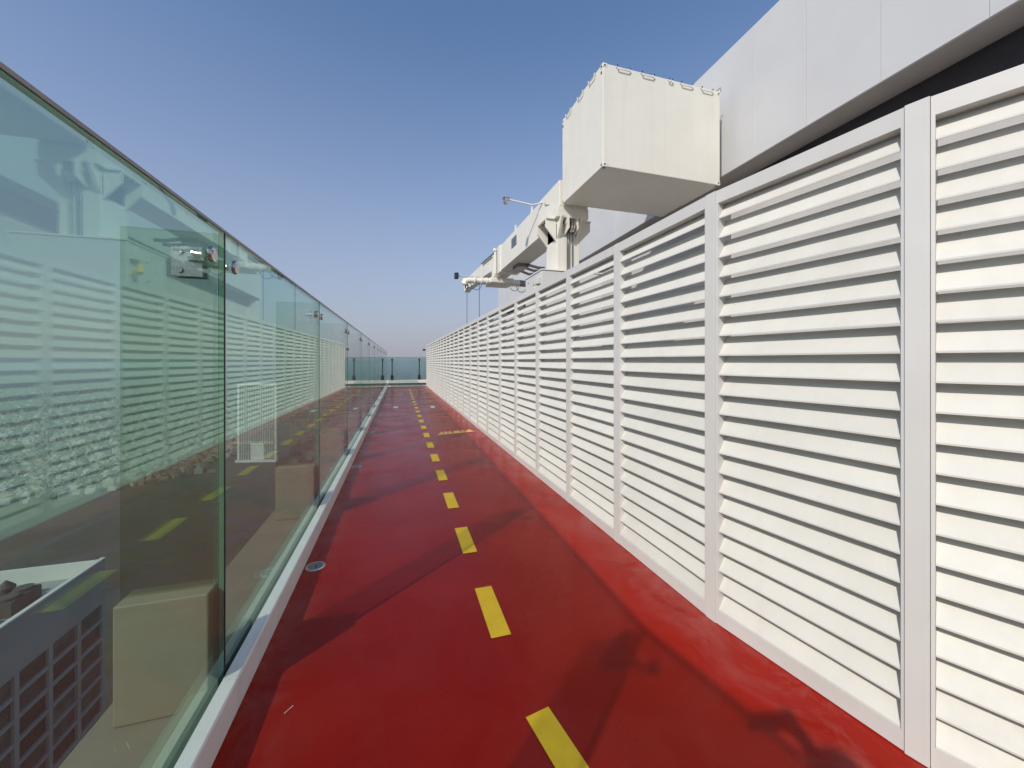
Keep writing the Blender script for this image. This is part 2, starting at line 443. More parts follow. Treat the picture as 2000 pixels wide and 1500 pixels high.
# seals, fins, clamps, shoes at each joint
def at_joint(o, x, y):
    o.location = Vector((x, y, 0)) - Vector(bal.location); o.parent = bal
    return o
def fin_meshes():
    d = {}
    m = MB(); m.box((-0.0135, -0.0052, GB + 0.002), (0.0115, 0.0052, GT - 0.014)); d['seal'] = m.mesh('joint_seal', 'rubber')
    m = MB(); m.add([(-0.35, -0.011, 0.52), (-0.022, -0.011, 0.52), (-0.022, -0.011, 2.055), (-0.35, -0.011, 2.055), (-0.35, 0.011, 0.52), (-0.022, 0.011, 0.52), (-0.022, 0.011, 2.055), (-0.35, 0.011, 2.055)],
                    [(0, 1, 2, 3), (5, 4, 7, 6)], 0)
    m.add([(-0.35, -0.011, 0.52), (-0.022, -0.011, 0.52), (-0.022, -0.011, 2.055), (-0.35, -0.011, 2.055), (-0.35, 0.011, 0.52), (-0.022, 0.011, 0.52), (-0.022, 0.011, 2.055), (-0.35, 0.011, 2.055)],
                    [(1, 5, 6, 2), (4, 0, 3, 7), (3, 2, 6, 7), (0, 4, 5, 1)], 1)
    m.m = [0] * len(m.f)
    d['fin'] = m.mesh('glass_fin', ['fin', 'edge'])
    m = MB(); m.box((-0.34, -0.075, 0.052), (-0.022, 0.055, 0.53)); d['shoe'] = m.mesh('fin_shoe', 'block')
    # clamp: two plates on the fin with the arms reaching out to the four glass bolts
    m = MB()
    m.box((-0.17, -0.03, 1.86), (-0.06, -0.0125, 1.985)); m.box((-0.17, 0.0125, 1.86), (-0.06, 0.03, 1.985))
    for s in (-1, 1):
        q = 0.10 if s > 0 else 0.135
        m.tube([(-0.10, s*0.03, 1.935), (-0.06, s*0.07, 1.935), (-0.045, s*q, 1.935), (-0.013, s*q, 1.935)], [0.014, 0.013, 0.012, 0.016], 10)
        for z in (1.885, 1.96): m.tube([(-0.14, s*0.03, z), (-0.14, s*0.038, z)], 0.013, 8)
    d['clamp'] = m.mesh('clamp', 'steel')
    m = MB(); m.tube([(0.0102, 0, 0), (0.017, 0, 0), (0.024, 0, 0), (0.0265, 0, 0)], [0.031, 0.031, 0.029, 0.022], 24); d['bolt'] = m.mesh('glass_bolt', 'steel')
    d['bolt'].polygons.foreach_set('use_smooth', [True]*len(d['bolt'].polygons)); d['bolt'].set_sharp_from_angle(angle=R(40))
    return d
FM = fin_meshes()
for y in JY[:-1]:
    x = Xg(y)
    at_joint(link('joint_seal', FM['seal']), x, y)
    f = at_joint(link('glass_fin', FM['fin']), x, y)
    s = link('shoe', FM['shoe'], f, 0.006); c = link('clamp', FM['clamp'], f)
    for sgn in (-1, 1):
        b = link('glass_bolt', FM['bolt'], f); b.location = (0, 0.1 if sgn > 0 else -0.135, 1.935)
tag(bal, 'long green tinted glass balustrade with steel cap rail along the left side', 'balustrade')

# white kerb below the glass: one length per pane
kerb = empty('kerb', (Xk(2), 2.0, 0))
KY = [0.1] + [1.93 + 2.06 * k for k in range(12)]; KY[-1] = 23.7
for y0, y1 in zip(KY[:-1], KY[1:]):
    m = MB()
    prof = [(0.0, 0.0), (0.0, 0.128), (-0.006, 0.135), (-0.058, 0.138), (-0.058, 0.02), (-0.03, 0.0)]
    e = 0.0015
    k = len(prof)
    vs = [(Xk(y0) + u, y0 + e, z) for u, z in prof] + [(Xk(y1) + u, y1 - e, z) for u, z in prof]
    m.add(vs, [(i, (i+1) % k, k+(i+1) % k, k+i) for i in range(k)] + [tuple(range(k))[::-1], tuple(range(k, 2*k))])
    child(m.build('kerb_stone', 'kerb'), kerb)
    # outer strip beyond the glass with the dark setting channel between
    m = MB(); vs = []
    prof = [(-0.16, 0.052), (-0.16, 0.128), (-0.10, 0.134), (-0.10, 0.052)]
    k = 4
    vs = [(Xk(y0) + u, y0 + 0.075, z) for u, z in prof] + [(Xk(y1) + u, y1 - 0.03, z) for u, z in prof]
    m.add(vs, [(i, (i+1) % k, k+(i+1) % k, k+i) for i in range(k)] + [tuple(range(k))[::-1], tuple(range(k, 2*k))])
    child(m.build('outer_strip', 'block'), kerb)
    m = MB(); m.box((Xk(y0) - 0.098, y0 + 0.002, 0.0), (Xk(y0) - 0.059, y1 - 0.002, 0.10))
    for i, v in enumerate(m.v):
        if v[1] > (y0 + y1) / 2: m.v[i] = (v[0] + Xk(y1) - Xk(y0), v[1], v[2])
    child(m.build('channel', 'dark'), kerb)
tag(kerb, 'low white kerb under the glass on the left', 'kerb')

# ------------------------------------------------------------------ balustrade closing the far end
eb = empty('end_balustrade', (0.6, END_Y, 0))
m = MB(); m.box((-1.0, END_Y, 0.17), (4.5, END_Y + 0.25, 0.36)); child(m.build('kerb_beam', 'kerb'), eb)
m = MB(); m.box((-1.0, END_Y + 0.12, -0.128), (4.5, END_Y + 0.24, 0.168)); child(m.build('upstand', 'plant'), eb)
m = MB(); m.box((-1.0, 24.15, -0.129), (4.5, END_Y - 0.002, -0.06)); child(m.build('drain_channel', 'dark'), eb)
ex = [-0.9, -0.18, 1.44, 3.06, 4.45]
for x0, x1 in zip(ex[:-1], ex[1:]):
    pane((x1, END_Y + 0.12), (x0, END_Y + 0.12), eb, 0.362, 1.74, 0.02, 'endglass', 0.02)
for x in ex[1:-1]:
    m = MB(); m.box((x - 0.03, END_Y + 0.02, 0.362), (x + 0.03, END_Y + 0.10, 1.70)); child(m.build('post', 'dark', None, 0.004), eb)
    m = MB(); m.box((x - 0.085, END_Y + 0.004, 0.362), (x + 0.085, END_Y + 0.107, 0.66)); child(m.build('post_shoe', 'dark', None, 0.006), eb)
    m = MB(); m.box((x - 0.055, END_Y + 0.01, 1.56), (x + 0.055, END_Y + 0.106, 1.66)); child(m.build('post_clamp', 'dark', None, 0.004), eb)
m = MB(); m.box((-0.95, END_Y + 0.10, 1.743), (4.45, END_Y + 0.14, 1.762)); child(m.build('cap_rail', 'railm'), eb)
tag(eb, 'short green glass barrier with dark posts across the far end of the track', 'balustrade')

# ------------------------------------------------------------------ louvred fence on the right
FH, FZ = 2.475, 0.005
NS, PITCH, S0 = 21, 0.1116, 0.08
fence = empty('louvre_fence', (Xf(2), 2.0, 0))
fpts = [(3.35, -1.5), (2.62, -0.55), (2.23, 0.12), (1.873, 0.938), (1.753, 1.80)]
py = 2.80
while len(fpts) < 5 + 23:
    fpts.append((Xf(py), py)); py += 0.945
POST = 0.066
def local(p, q):
    """frame at p: x along the fence, y towards the track, z up"""
    p = Vector((*p, 0)); q = Vector((*q, 0)); d = (q - p).normalized()
    n = Vector((-d.y, d.x, 0))
    return p, q, d, n, (p - q).length
def slat_mesh(L):
    prof = [(-0.010, 0.0), (-0.0065, 0.0), (-0.0065, 0.007), (-0.0775, 0.1105), (-0.0815, 0.1085), (-0.0105, 0.004)]
    k = len(prof)
    m = MB()
    vs = [(0, y, z) for y, z in prof] + [(L, y, z) for y, z in prof]
    m.add(vs, [(i, (i+1) % k, k+(i+1) % k, k+i) for i in range(k)] + [tuple(range(k))[::-1], tuple(range(k, 2*k))])
    # orientation
    return m
def panel_mesh(W):
    m = MB(); D = -0.085; st = 0.011
    m.box((0, D, FZ), (W, 0, S0)); m.box((0, D, FH - 0.072), (W, 0, FH))
    m.box((0, D, S0), (st, 0, FH - 0.072)); m.box((W - st, D, S0), (W, 0, FH - 0.072))
    return m
cache = {}
far = MB()
idx = len(fpts)
visible_order = 0
for i in range(len(fpts) - 1):
    near, farp = fpts[i], fpts[i+1]
    p, q, d, n, Ln = local(near, farp)
    # origin at the near end, running away so that local y points to the track
    rz = math.atan2(d.y, d.x)
    W = Ln - POST - 0.004
    key = round(W, 3)
    if key not in cache:
        cache[key] = (panel_mesh(W).mesh('louvre_panel', 'frame'), slat_mesh(W - 0.024).mesh('slat', 'slat'))
    org = Vector((near[0], near[1], 0)) + d * (POST/2 + 0.002)
    pan = link('louvre_panel', cache[key][0])
    pan.parent = fence; pan.location = org - Vector(fence.location); pan.rotation_euler = (0, 0, rz)
    if 2 <= i < 16:
        for s in range(NS):
            so = link('slat', cache[key][1], pan)
            so.location = (0.012, random.uniform(-0.0006, 0.0006), S0 + 0.0015 + PITCH * s)
            so.rotation_euler = (random.uniform(-0.006, 0.006), random.uniform(-0.0007, 0.0007), 0)
    else:
        base = slat_mesh(W - 0.024)
        T = Matrix.Translation(org) @ Matrix.Rotation(rz, 4, 'Z')
        for s in range(NS):
            far.add([T @ (Vector(v) + Vector((0.012, 0, S0 + 0.0015 + PITCH * s))) for v in base.v], base.f)
fo = child(far.build('slats', 'slat'), fence); fo['kind'] = 'stuff'
pm = MB(); pm.box((-POST/2, -0.12, 0.004), (POST/2, 0.0025, FH + 0.001)); pmesh = pm.mesh('post', 'frame')
for i, (x, y) in enumerate(fpts):
    a0 = fpts[max(i-1, 0)]; a1 = fpts[min(i+1, len(fpts)-1)]
    _, _, d, n, _ = local(a0, a1)
    po = link('post', pmesh); po.parent = fence
    po.location = Vector((x, y, 0)) - Vector(fence.location); po.rotation_euler = (0, 0, math.atan2(d.y, d.x))
tag(fence, 'long white louvred screen fence with horizontal slats along the right side', 'fence')
# small black camera on the far end of the fence
x, y = fpts[-1]
t = empty('security_camera', (x - 0.05, y + 0.08, 2.2))
m = MB(); m.box((-0.16, -0.05, -0.06), (-0.02, 0.09, 0.06)); m.build('housing', 'dark', t, 0.01)
m = MB(); m.tube([(-0.03, 0.02, 0), (0.09, 0.02, 0)], 0.018, 8); m.build('bracket', 'dark', t)
tag(t, 'small black camera on the far end of the louvred fence', 'camera')

# ------------------------------------------------------------------ building behind the fence
bld = empty('roof_building', (7.0, 7.0, 0))
def Xw(y): return 7.0 + 0.035 * (y - 6.8)
WZ0, WZ1 = 5.65, 8.33
ys = [0.55 + 1.107 * k for k in range(-7, 27)]
for y0, y1 in zip(ys[:-1], ys[1:]):
    m = MB(); m.box((0, y0 + 0.002, WZ0), (0.12, y1 - 0.002, WZ1))
    m.v = [(v[0] + Xw(v[1]), v[1], v[2]) for v in m.v]
    child(m.build('facade_panel', 'wall', None, 0.0025), bld)
ya, yb = ys[0], ys[-1]
def skew(name, x0, x1, y0, y1, z0, z1, mat):
    m = MB(); m.box((x0, y0, z0), (x1, y1, z1)); m.v = [(v[0] + Xw(v[1]), v[1], v[2]) for v in m.v]
    return child(m.build(name, mat), bld)
skew('backing_wall', 0.125, 0.5, ya, yb - 0.01, WZ0 + 0.03, WZ1 - 0.02, 'wall')
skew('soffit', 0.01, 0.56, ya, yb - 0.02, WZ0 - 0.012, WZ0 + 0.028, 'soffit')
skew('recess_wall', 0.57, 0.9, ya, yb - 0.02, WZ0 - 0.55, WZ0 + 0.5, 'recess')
skew('plant_room_wall', 0.62, 1.0, ya, yb - 0.05, -0.128, WZ0 - 0.553, 'plant')
skew('end_wall', 0.13, 6.0, yb - 0.5, yb, -0.128, WZ0 - 0.015, 'wall')
skew('upper_end_wall', 0.51, 6.0, yb - 0.5, yb - 0.02, WZ0 + 0.51, WZ1, 'wall')
skew('roof', 0.2, 6.0, ya, yb - 0.52, WZ1 - 0.3, WZ1 - 0.15, 'deck')
m = MB(); m.box((-1.02, -8.9, ZG), (21.9, END_Y + 0.8, -0.61)); child(m.build('tower_shaft', 'twr'), bld)
tag(bld, 'white panelled upper wall of the building behind the louvred fence', 'building')

# ------------------------------------------------------------------ facade access crane
cr = empty('roof_crane', (4.1, 9.0, -0.13))
def cb(name, a, b, mat='cream', bevel=0.012, par=None):
    m = MB(); m.box(a, b); return child(m.build(name, mat, None, bevel), cr)
# base and mast
cb('base', (3.34, 8.55, -0.128), (4.95, 9.75, 3.68), 'frame')
cb('base_lid', (3.32, 8.53, 3.682), (4.97, 9.77, 3.71), 'cream', 0.004)
cb('mast', (3.8, 8.7, 3.712), (4.4, 9.4, 4.9))
bm = MB()
for (yy, zz) in ((8.72, 3.35), (8.9, 3.2), (9.1, 3.42), (8.75, 3.0), (8.95, 2.9), (9.15, 3.05), (9.4, 3.3), (9.5, 3.55)):
    bm.tube([(3.338, yy, zz), (3.326, yy, zz)], 0.018, 8)
child(bm.build('base_bolts', 'railm'), cr)
# beacon
bm = MB(); bm.tube([(3.338, 8.66, 3.10), (3.22, 8.66, 3.10), (3.20, 8.66, 3.14)], [0.02, 0.02, 0.05], 10); bm.tube([(3.2, 8.66, 3.14), (3.2, 8.66, 3.17), (3.2, 8.66, 3.26), (3.2, 8.66, 3.29)], [0.06, 0.055, 0.05, 0.02], 14)
child(bm.build('warning_beacon', 'beacon', None, 0, True), cr)
cb('control_box', (3.24, 8.6, 3.36), (3.338, 8.8, 3.52), 'frame', 0.01)
# mast head: flared gussets, bolted flanges, sheaves
cb('head_plate', (3.72, 8.52, 4.99), (4.56, 9.72, 5.25))
for x in (3.80, 4.30):
    m = MB(); m.prism([(8.70, 4.52), (8.42, 4.985), (9.62, 4.985), (9.4, 4.52)], x, x + 0.06, 'x'); child(m.build('gusset', 'cream'), cr)
for (x0, x1) in ((3.52, 3.798), (4.402, 4.72)):
    s = -1 if x0 < 4 else 1
    xa = x1 if s < 0 else x0; xb = x0 if s < 0 else x1
    for yy in (8.74, 9.3):
        m = MB(); m.prism([(xa, 4.45), (xb, 4.78), (xb, 4.985), (xa, 4.985)], yy, yy + 0.045, 'y'); child(m.build('lug_plate', 'cream'), cr)
    m = MB(); m.box((min(xa, xb) , 8.70, 4.987), (max(xa, xb), 9.38, 5.03))
    child(m.build('flange', 'cream'), cr)
    m = MB()
    for qx in (0.3, 0.7):
        for yy in (8.85, 9.0, 9.15): m.tube([(xa + (xb - xa) * qx, yy, 4.986), (xa + (xb - xa) * qx, yy, 4.955)], 0.024, 6)
    child(m.build('flange_bolts', 'dark'), cr)
m = MB()
for x in (4.06, 4.12):
    m.tube([(x, 8.58, 4.80), (x + 0.045, 8.58, 4.80)], 0.15, 20)
m.tube([(4.0, 8.58, 4.80), (4.24, 8.58, 4.80)], 0.03, 10)
child(m.build('sheave', 'steel', None, 0, True), cr)
m = MB()
for x in (3.98, 4.22):
    m.prism([(8.42, 4.7), (8.42, 4.99), (8.695, 4.99), (8.695, 4.6)], x, x + 0.02, 'x')
child(m.build('sheave_cheek', 'cream'), cr)
m = MB()
for x in (4.05, 4.10, 4.19): m.tube([(x, 8.60, 4.78), (x, 8.66, 4.4), (x, 8.66, 3.72)], 0.011, 6)
child(m.build('mast_cables', 'cable'), cr)
# jib: main box, collar, inner section, tapering nose
JX0, JX1 = 3.8, 4.52
cb('jib', (JX0, 9.45, 4.92), (JX1, 14.1, 5.86))
cb('jib_root', (JX0 - 0.02, 8.52, 5.252), (JX1 + 0.02, 9.95, 5.875))
cb('jib_collar', (JX0 - 0.035, 13.95, 4.88), (JX1 + 0.035, 14.35, 5.90))
cb('inner_jib', (JX0 + 0.06, 14.2, 4.98), (JX1 - 0.06, 15.6, 5.80))
m = MB(); m.prism([(15.602, 5.98), (15.602, 5.3), (22.0, 5.62), (22.35, 5.55), (22.5, 5.6), (22.55, 5.95), (22.3, 6.22)], JX0 + 0.08, JX0 + 0.42, 'x'); child(m.build('jib_nose', 'cream', None, 0.02), cr)
for yy in (10.6, 12.2):
    m = MB(); m.prism([(yy, 5.862), (yy + 0.09, 5.862), (yy + 0.06, 6.05), (yy + 0.02, 6.05)], JX0 + 0.02, JX0 + 0.06, 'x'); child(m.build('lifting_lug', 'cream'), cr)
cb('jib_window', (JX0 - 0.012, 12.0, 5.34), (JX0 + 0.002, 12.55, 5.66), 'glasspanel', 0.003)
m = MB(); m.tube([(JX0 - 0.02, 14.7, 4.95), (JX0 - 0.02, 14.7, 5.85)], 0.05, 10); m.tube([(JX0 - 0.02, 14.7, 5.85), (JX0 - 0.02, 14.7, 5.95)], 0.09, 10)
child(m.build('stay_post', 'cream', None, 0, True), cr)
m = MB(); m.tube([(JX0 + 0.02, 14.7, 5.85), (JX0 + 0.02, 17.4, 6.02)], 0.035, 8); child(m.build('stay_rod', 'railm', None, 0, True), cr)
# pipes and rollers hung below the jib
m = MB()
for i, yy in enumerate((12.6, 13.0, 13.5)):
    m.tube([(JX1 - 0.1, yy, 4.85), (JX1 + 0.25, yy, 4.78 - 0.02 * i), (JX1 + 0.5, yy, 4.78)], 0.05, 8)
m.box((JX0 + 0.3, 12.7, 4.80), (JX1 - 0.05, 13.4, 4.918))
child(m.build('trolley', 'railm', None, 0, True), cr)
# spreader with its two telescopic cross tubes
cb('spreader_body', (3.62, 14.85, 4.64), (4.62, 15.9, 4.86), 'cream', 0.05)
def spreader(y, z, xl, xr):
    m = MB()
    m.tube([(xl, y, z - 0.18), (xl + 0.06, y, z - 0.04), (xl + 0.2, y, z), (3.3, y, z), (3.3, y, z), (4.9, y, z)], [0.10, 0.12, 0.105, 0.105, 0.135, 0.135], 14)
    for x in (3.0, 3.28, 3.5): m.tube([(x, y, z), (x + 0.05, y, z)], 0.155, 14)
    child(m.build('cross_tube', 'cream', None, 0, True), cr)
    m = MB(); m.tube([(4.9, y, z), (xr - 0.3, y, z)], 0.12, 14); m.tube([(xr - 0.3, y, z), (xr, y, z)], 0.10, 14)
    for q in range(5): m.tube([(4.95 + q * 0.09, y, z), (4.985 + q * 0.09, y, z)], 0.135, 14)
    child(m.build('tube_end', 'railm', None, 0, True), cr)
    m = MB()
    for cx in (3.1, 5.0):
        m.tube([(cx + 0.22 * math.cos(t), y, z - 0.1 + 0.26 * math.sin(t)) for t in [math.pi + math.pi * q / 10 for q in range(11)]], 0.012, 6)
    child(m.build('hose_loop', 'cable'), cr)
spreader(15.1, 4.72, 2.62, 5.45)
spreader(16.1, 4.95, 2.75, 5.6)
for x, yy in ((4.05, 22.45), (3.22, 15.1)):
    m = MB(); m.tube([(x, yy, 5.58 if yy > 20 else 4.6), (x, yy, 0.4)], 0.016 if yy > 20 else 0.012, 6); child(m.build('hoist_rope', 'cable'), cr)
m = MB(); m.tube([(2.66, 15.1, 4.6), (2.66, 15.1, 4.42), (2.72, 15.1, 4.36), (2.76, 15.1, 4.44), (2.76, 15.1, 4.56)], 0.025, 8); child(m.build('rope_guide', 'dark', None, 0, True), cr)
m = MB(); m.tube([(3.4, 15.6, 4.98), (2.45, 15.6, 4.98)], 0.02, 8); child(m.build('sensor_rod', 'frame'), cr)
cb('sensor_box', (2.3, 15.5, 4.86), (2.46, 15.7, 5.1), 'dark', 0.02)
# floodlight on its arm
m = MB(); m.tube([(3.82, 9.55, 5.75), (3.6, 9.9, 5.78), (2.98, 10.2, 5.98)], 0.022, 8); child(m.build('lamp_arm', 'frame', None, 0, True), cr)
m = MB(); m.box((2.88, 10.14, 5.93), (3.0, 10.30, 6.0)); m.prism([(2.86, 5.93), (3.02, 5.93), (2.97, 5.86), (2.90, 5.86)], 10.15, 10.29, 'y'); m.box((2.84, 10.13, 6.002), (3.02, 10.31, 6.015)); child(m.build('floodlight', 'steel', None, 0.006), cr)
m = MB(); m.tube([(3.8, 9.5, 5.75), (3.76, 9.4, 5.6), (3.79, 9.1, 5.5)], 0.008, 6); child(m.build('lamp_cable', 'cable'), cr)
# counterweight container at the rear of the jib
BX0, BX1, BY0, BY1, BZ0, BZ1 = 3.83, 6.65, 6.58, 8.46, 5.27, 7.26
m = MB(); m.box((BX0, BY0, BZ0), (BX1, BY1, BZ1)); cw = child(m.build('counterweight_box', 'cream', None, 0.012), cr)
def cwp(o):
    o.parent = cw; return o
m = MB()
for x in (BX0, BX1):
    for y in (BY0, BY1):
        for z in (BZ0, BZ1):
            m.box((x - 0.006 if x == BX0 else x - 0.10, y - 0.006 if y == BY0 else y - 0.10, z - 0.006 if z == BZ0 else z - 0.075),
                  (x + 0.10 if x == BX0 else x + 0.006, y + 0.10 if y == BY0 else y + 0.006, z + 0.075 if z == BZ0 else z + 0.006))
cwp(m.build('corner_casting', 'cream', None, 0.01))
m = MB()
for x, sx in ((BX0, 1), (BX1, -1)):
    for z, sz in ((BZ0, 1), (BZ1, -1)):
        m.box((x + sx*0.04 - 0.02, BY0 - 0.009, z + sz*0.04 - 0.012), (x + sx*0.04 + 0.02, BY0 - 0.004, z + sz*0.04 + 0.012))
        m.box((x + sx*0.05 - 0.03, BY0 + 0.03, z - sz*0.0085 - 0.001), (x + sx*0.05 + 0.03, BY0 + 0.07, z - sz*0.0065 + 0.001))
for y in (BY0 + 0.05, BY1 - 0.05):
    for z in (BZ0 + 0.04, BZ1 - 0.04, BZ1 - 0.16):
        m.box((BX0 - 0.009, y - 0.02, z - 0.02), (BX0 - 0.004, y + 0.02, z + 0.02))
cwp(m.build('casting_hole', 'dark'))
def hook(p, q, off):
    m = MB(); p, q, off = Vector(p), Vector(q), Vector(off)
    m.tube([p, p + off, p + off + (q-p)*0.06 + Vector((0, 0, -0.05)), q + off - (q-p)*0.06 + Vector((0, 0, -0.05)), q + off, q], 0.011, 6)
    return m
for x in (4.12, 4.68, 5.62, 6.14):
    cwp(hook((x, BY0, BZ1 - 0.02), (x + 0.28, BY0, BZ1 - 0.02), (0, -0.035, 0)).build('lashing_bar', 'cream', None, 0, True))
cwp(hook((5.32, BY0, BZ1 - 0.02), (5.40, BY0, BZ1 - 0.02), (0, -0.035, 0)).build('lashing_bar', 'cream', None, 0, True))
for y in (6.85, 7.35, 7.95):
    cwp(hook((BX0, y, BZ1 - 0.02), (BX0, y + 0.25, BZ1 - 0.02), (-0.035, 0, 0)).build('lashing_bar', 'cream', None, 0, True))
m = MB()
for x in (4.12, 4.40, 4.68, 4.96, 5.32, 5.40, 5.62, 5.90, 6.14, 6.42): m.tube([(x, BY0 - 0.045, BZ1 - 0.02), (x, BY0 - 0.05, BZ1 - 0.02)], 0.016, 8)
cwp(m.build('bar_tip', 'dark'))
m = MB(); m.tube([(6.3, 7.4, BZ1), (6.3, 7.4, BZ1 + 0.5)], 0.006, 5); m.tube([(6.45, BY0 + 0.1, BZ1), (6.58, BY0 + 0.05, BZ1 + 0.02), (6.66, BY0, BZ1 + 0.1), (6.68, BY0, BZ1 + 0.02)], 0.008, 5)
cwp(m.build('antenna', 'cable'))
for o in list(C.objects):
    if o.parent == cw: o.matrix_parent_inverse = Matrix.Identity(4)
tag(cr, 'cream facade access crane with box counterweight and long jib above the fence', 'crane')

# ------------------------------------------------------------------ neighbouring tower below to the left
H = 41.0
tw = empty('neighbour_tower', (-1.409 * H, 2.468 * H, ZG))
X1t = -1.409 * H; Y1t = 2.468 * H; Y0t = 28.0; X0t = X1t - 48; ZT = 1.5 - H
def tb(name, a, b, mat): 
    m = MB(); m.box(a, b); return child(m.build(name, mat), tw)
tb('facade_core', (X0t, Y0t, ZG), (X1t - 0.6, Y1t - 0.5, ZT - 3.0), 'twr')
# parapets
tb('parapet', (X1t - 0.6, Y0t, ZT - 8.2), (X1t, Y1t, ZT), 'twr')
tb('coping', (X1t - 0.7, Y0t, ZT + 0.01), (X1t + 0.05, Y1t + 0.05, ZT + 0.3), 'twrwhite')
tb('parapet', (X0t, Y1t - 0.5, ZT - 8.2), (X1t - 0.61, Y1t - 0.01, ZT - 0.02), 'twrwhite')
tb('parapet', (X0t - 0.5, Y0t, ZT - 8.2), (X0t - 0.01, Y1t, ZT), 'twrwhite')
BAY, FLR = 6.35, 3.78
cols = int((Y1t - Y0t) / BAY); zt = ZT - 8.2
wmesh = MB(); wmesh.box((0, 0, 0), (0.1, BAY - 0.9, FLR - 0.75)); wm = wmesh.mesh('window', 'twrglass')
rows = 20
for r_ in range(rows):
    z1 = zt - r_ * FLR
    m = MB(); m.box((X1t - 0.59, Y0t, z1 - 0.70), (X1t - 0.05, Y1t - 0.001, z1 - 0.001)); child(m.build('spandrel', 'twr'), tw)
m = None
for c_ in range(cols + 1):
    y1 = Y1t - c_ * BAY
    m = MB(); m.box((X1t - 0.58, y1 - 0.85, zt - rows * FLR), (X1t, y1 - 0.002, zt - 0.702)); child(m.build('pier', 'twr'), tw)
for c_ in range(6):
    for r_ in range(10):
        o = link('window', wm); o.parent = tw
        o.location = Vector((X1t - 0.55 - random.uniform(0, 0.02), Y1t - c_ * BAY - BAY + 0.02, zt - r_ * FLR - FLR + 0.02)) - tw.location
tb('lower_wall', (X1t - 0.59, Y0t, ZG), (X1t - 0.02, Y1t, zt - rows * FLR), 'twr')
# roof plant
def chiller(x, y, w, l, h, fans):
    m = MB(); z = ZT - 3.0
    m.box((x, y, z), (x + w, y + l, z + h))
    for f in range(fans): m.tube([(x + w/2, y + l*(f+0.5)/fans, z + h), (x + w/2, y + l*(f+0.5)/fans, z + h + 0.5)], min(w, l/fans)*0.42, 16)
    child(m.build('roof_unit', 'twrdark'), tw)
for (x, y, w, l, h, f) in ((-70, 78, 4, 7, 3.2, 2), (-66, 88, 3, 6, 2.6, 2), (-76, 84, 5, 5, 4.0, 1), (-64, 72, 3, 8, 2.4, 3), (-72, 66, 4, 9, 3.0, 3), (-82, 90, 6, 6, 4.5, 1)):
    chiller(x, y, w, l, h, f)
m = MB(); m.tube([(-68, 94, ZT - 3), (-68, 94, ZT - 0.2)], [1.2, 1.2], 14); m.tube([(-68, 94, ZT - 0.2), (-68, 94, ZT + 1.0)], [1.25, 0.15], 14); child(m.build('water_tank', 'twrdark', None, 0, True), tw)
tag(tw, 'grey tower with rooftop plant and dark windows below behind the nearest glass', 'tower')

# ------------------------------------------------------------------ pale tower with vertical fins in the city
def dirp(px, d):
    u = (px - 1000) / 751 * d; th = R(YAW)
    return Vector((u * math.cos(th) + d * math.sin(th), -u * math.sin(th) + d * math.cos(th), 0))
pt = dirp(505, 700); ft = empty('finned_tower', (pt.x, pt.y, ZG), R(-YAW) + R(4))
def fb(name, a, b, mat):
    m = MB(); m.box(a, b); return m.build(name, mat, ft)
TH, TW = 141, 33
fb('glazed_core', (-TW + 2, 0, 0), (TW - 2, 40, TH - 3), 'twr')
fb('frame_side', (-TW - 1.5, -4, 0), (-TW + 1.9, 41, TH), 'twrwhite'); fb('frame_side', (TW - 1.9, -4, 0), (TW + 1.5, 41, TH), 'twrwhite')
fb('frame_top', (-TW + 1.92, -4, TH - 2.9), (TW - 1.92, 41, TH), 'twrwhite')
for i in range(15):
    if 5 <= i <= 8:
        fb('fin', (-TW + 4 + i*4.1, -2.5, 34), (-TW + 4.9 + i*4.1, -0.01, TH - 3), 'twrwhite')
    else:
        fb('fin', (-TW + 4 + i*4.1, -2.5, 3), (-TW + 4.9 + i*4.1, -0.01, TH - 3), 'twrwhite')
fb('lobby_panel', (-11, -3.4, 0), (11, -0.01, 33), 'twrwhite'); fb('podium', (-TW - 3, -8, 0), (TW + 3, -4.1, 4), 'twrwhite')
tag(ft, 'pale high-rise with vertical white fins far below behind the second glass pane', 'tower')

# ------------------------------------------------------------------ the low city around
city = MB()
rnd = random.Random(11)
for k in range(17000):
    az = R(rnd.uniform(-62, 40)); r = 790 / (1 - rnd.random() * 0.90)
    x, y = r * math.sin(az), r * math.cos(az)
    x = round(x / 19) * 19 + rnd.uniform(-3, 3); y = round(y / 22) * 22 + rnd.uniform(-4, 4)
    if X0t - 30 < x < X1t + 25 and Y0t - 30 < y < Y1t + 30: continue
    if (Vector((x, y, 0)) - pt).length < 75 or -30 < x < 60 and y < 60: continue
    w, l = rnd.uniform(5, 13), rnd.uniform(5, 15)
    h = rnd.choice((3, 4, 4, 5, 6, 6, 7, 8, 11))
    if rnd.random() < 0.012 and r > 2600: h = rnd.uniform(25, 70); w *= 1.3; l *= 1.3
    mi = rnd.choice((0, 0, 0, 1, 1, 2, 3))
    if rnd.random() < 0.12: mi = 4; h = rnd.uniform(4, 8)
    a = R(8) + (0 if rnd.random() < 0.8 else R(35))
    T = Matrix.Translation((x, y, ZG)) @ Matrix.Rotation(a, 4, 'Z')
    city.box((-w/2, -l/2, 0), (w/2, l/2, h), mi, T)
    if mi < 3: city.box((-w/4, -l/4, h), (w/6, l/5, h + 2.6), rnd.choice((0, 1, 2)), T)
co = city.build('distant_city', ['c0', 'c1', 'c2', 'c3', 'c4'])
tag(co, 'hazy spread of low pale city buildings seen through the glass', 'city', kind='stuff')

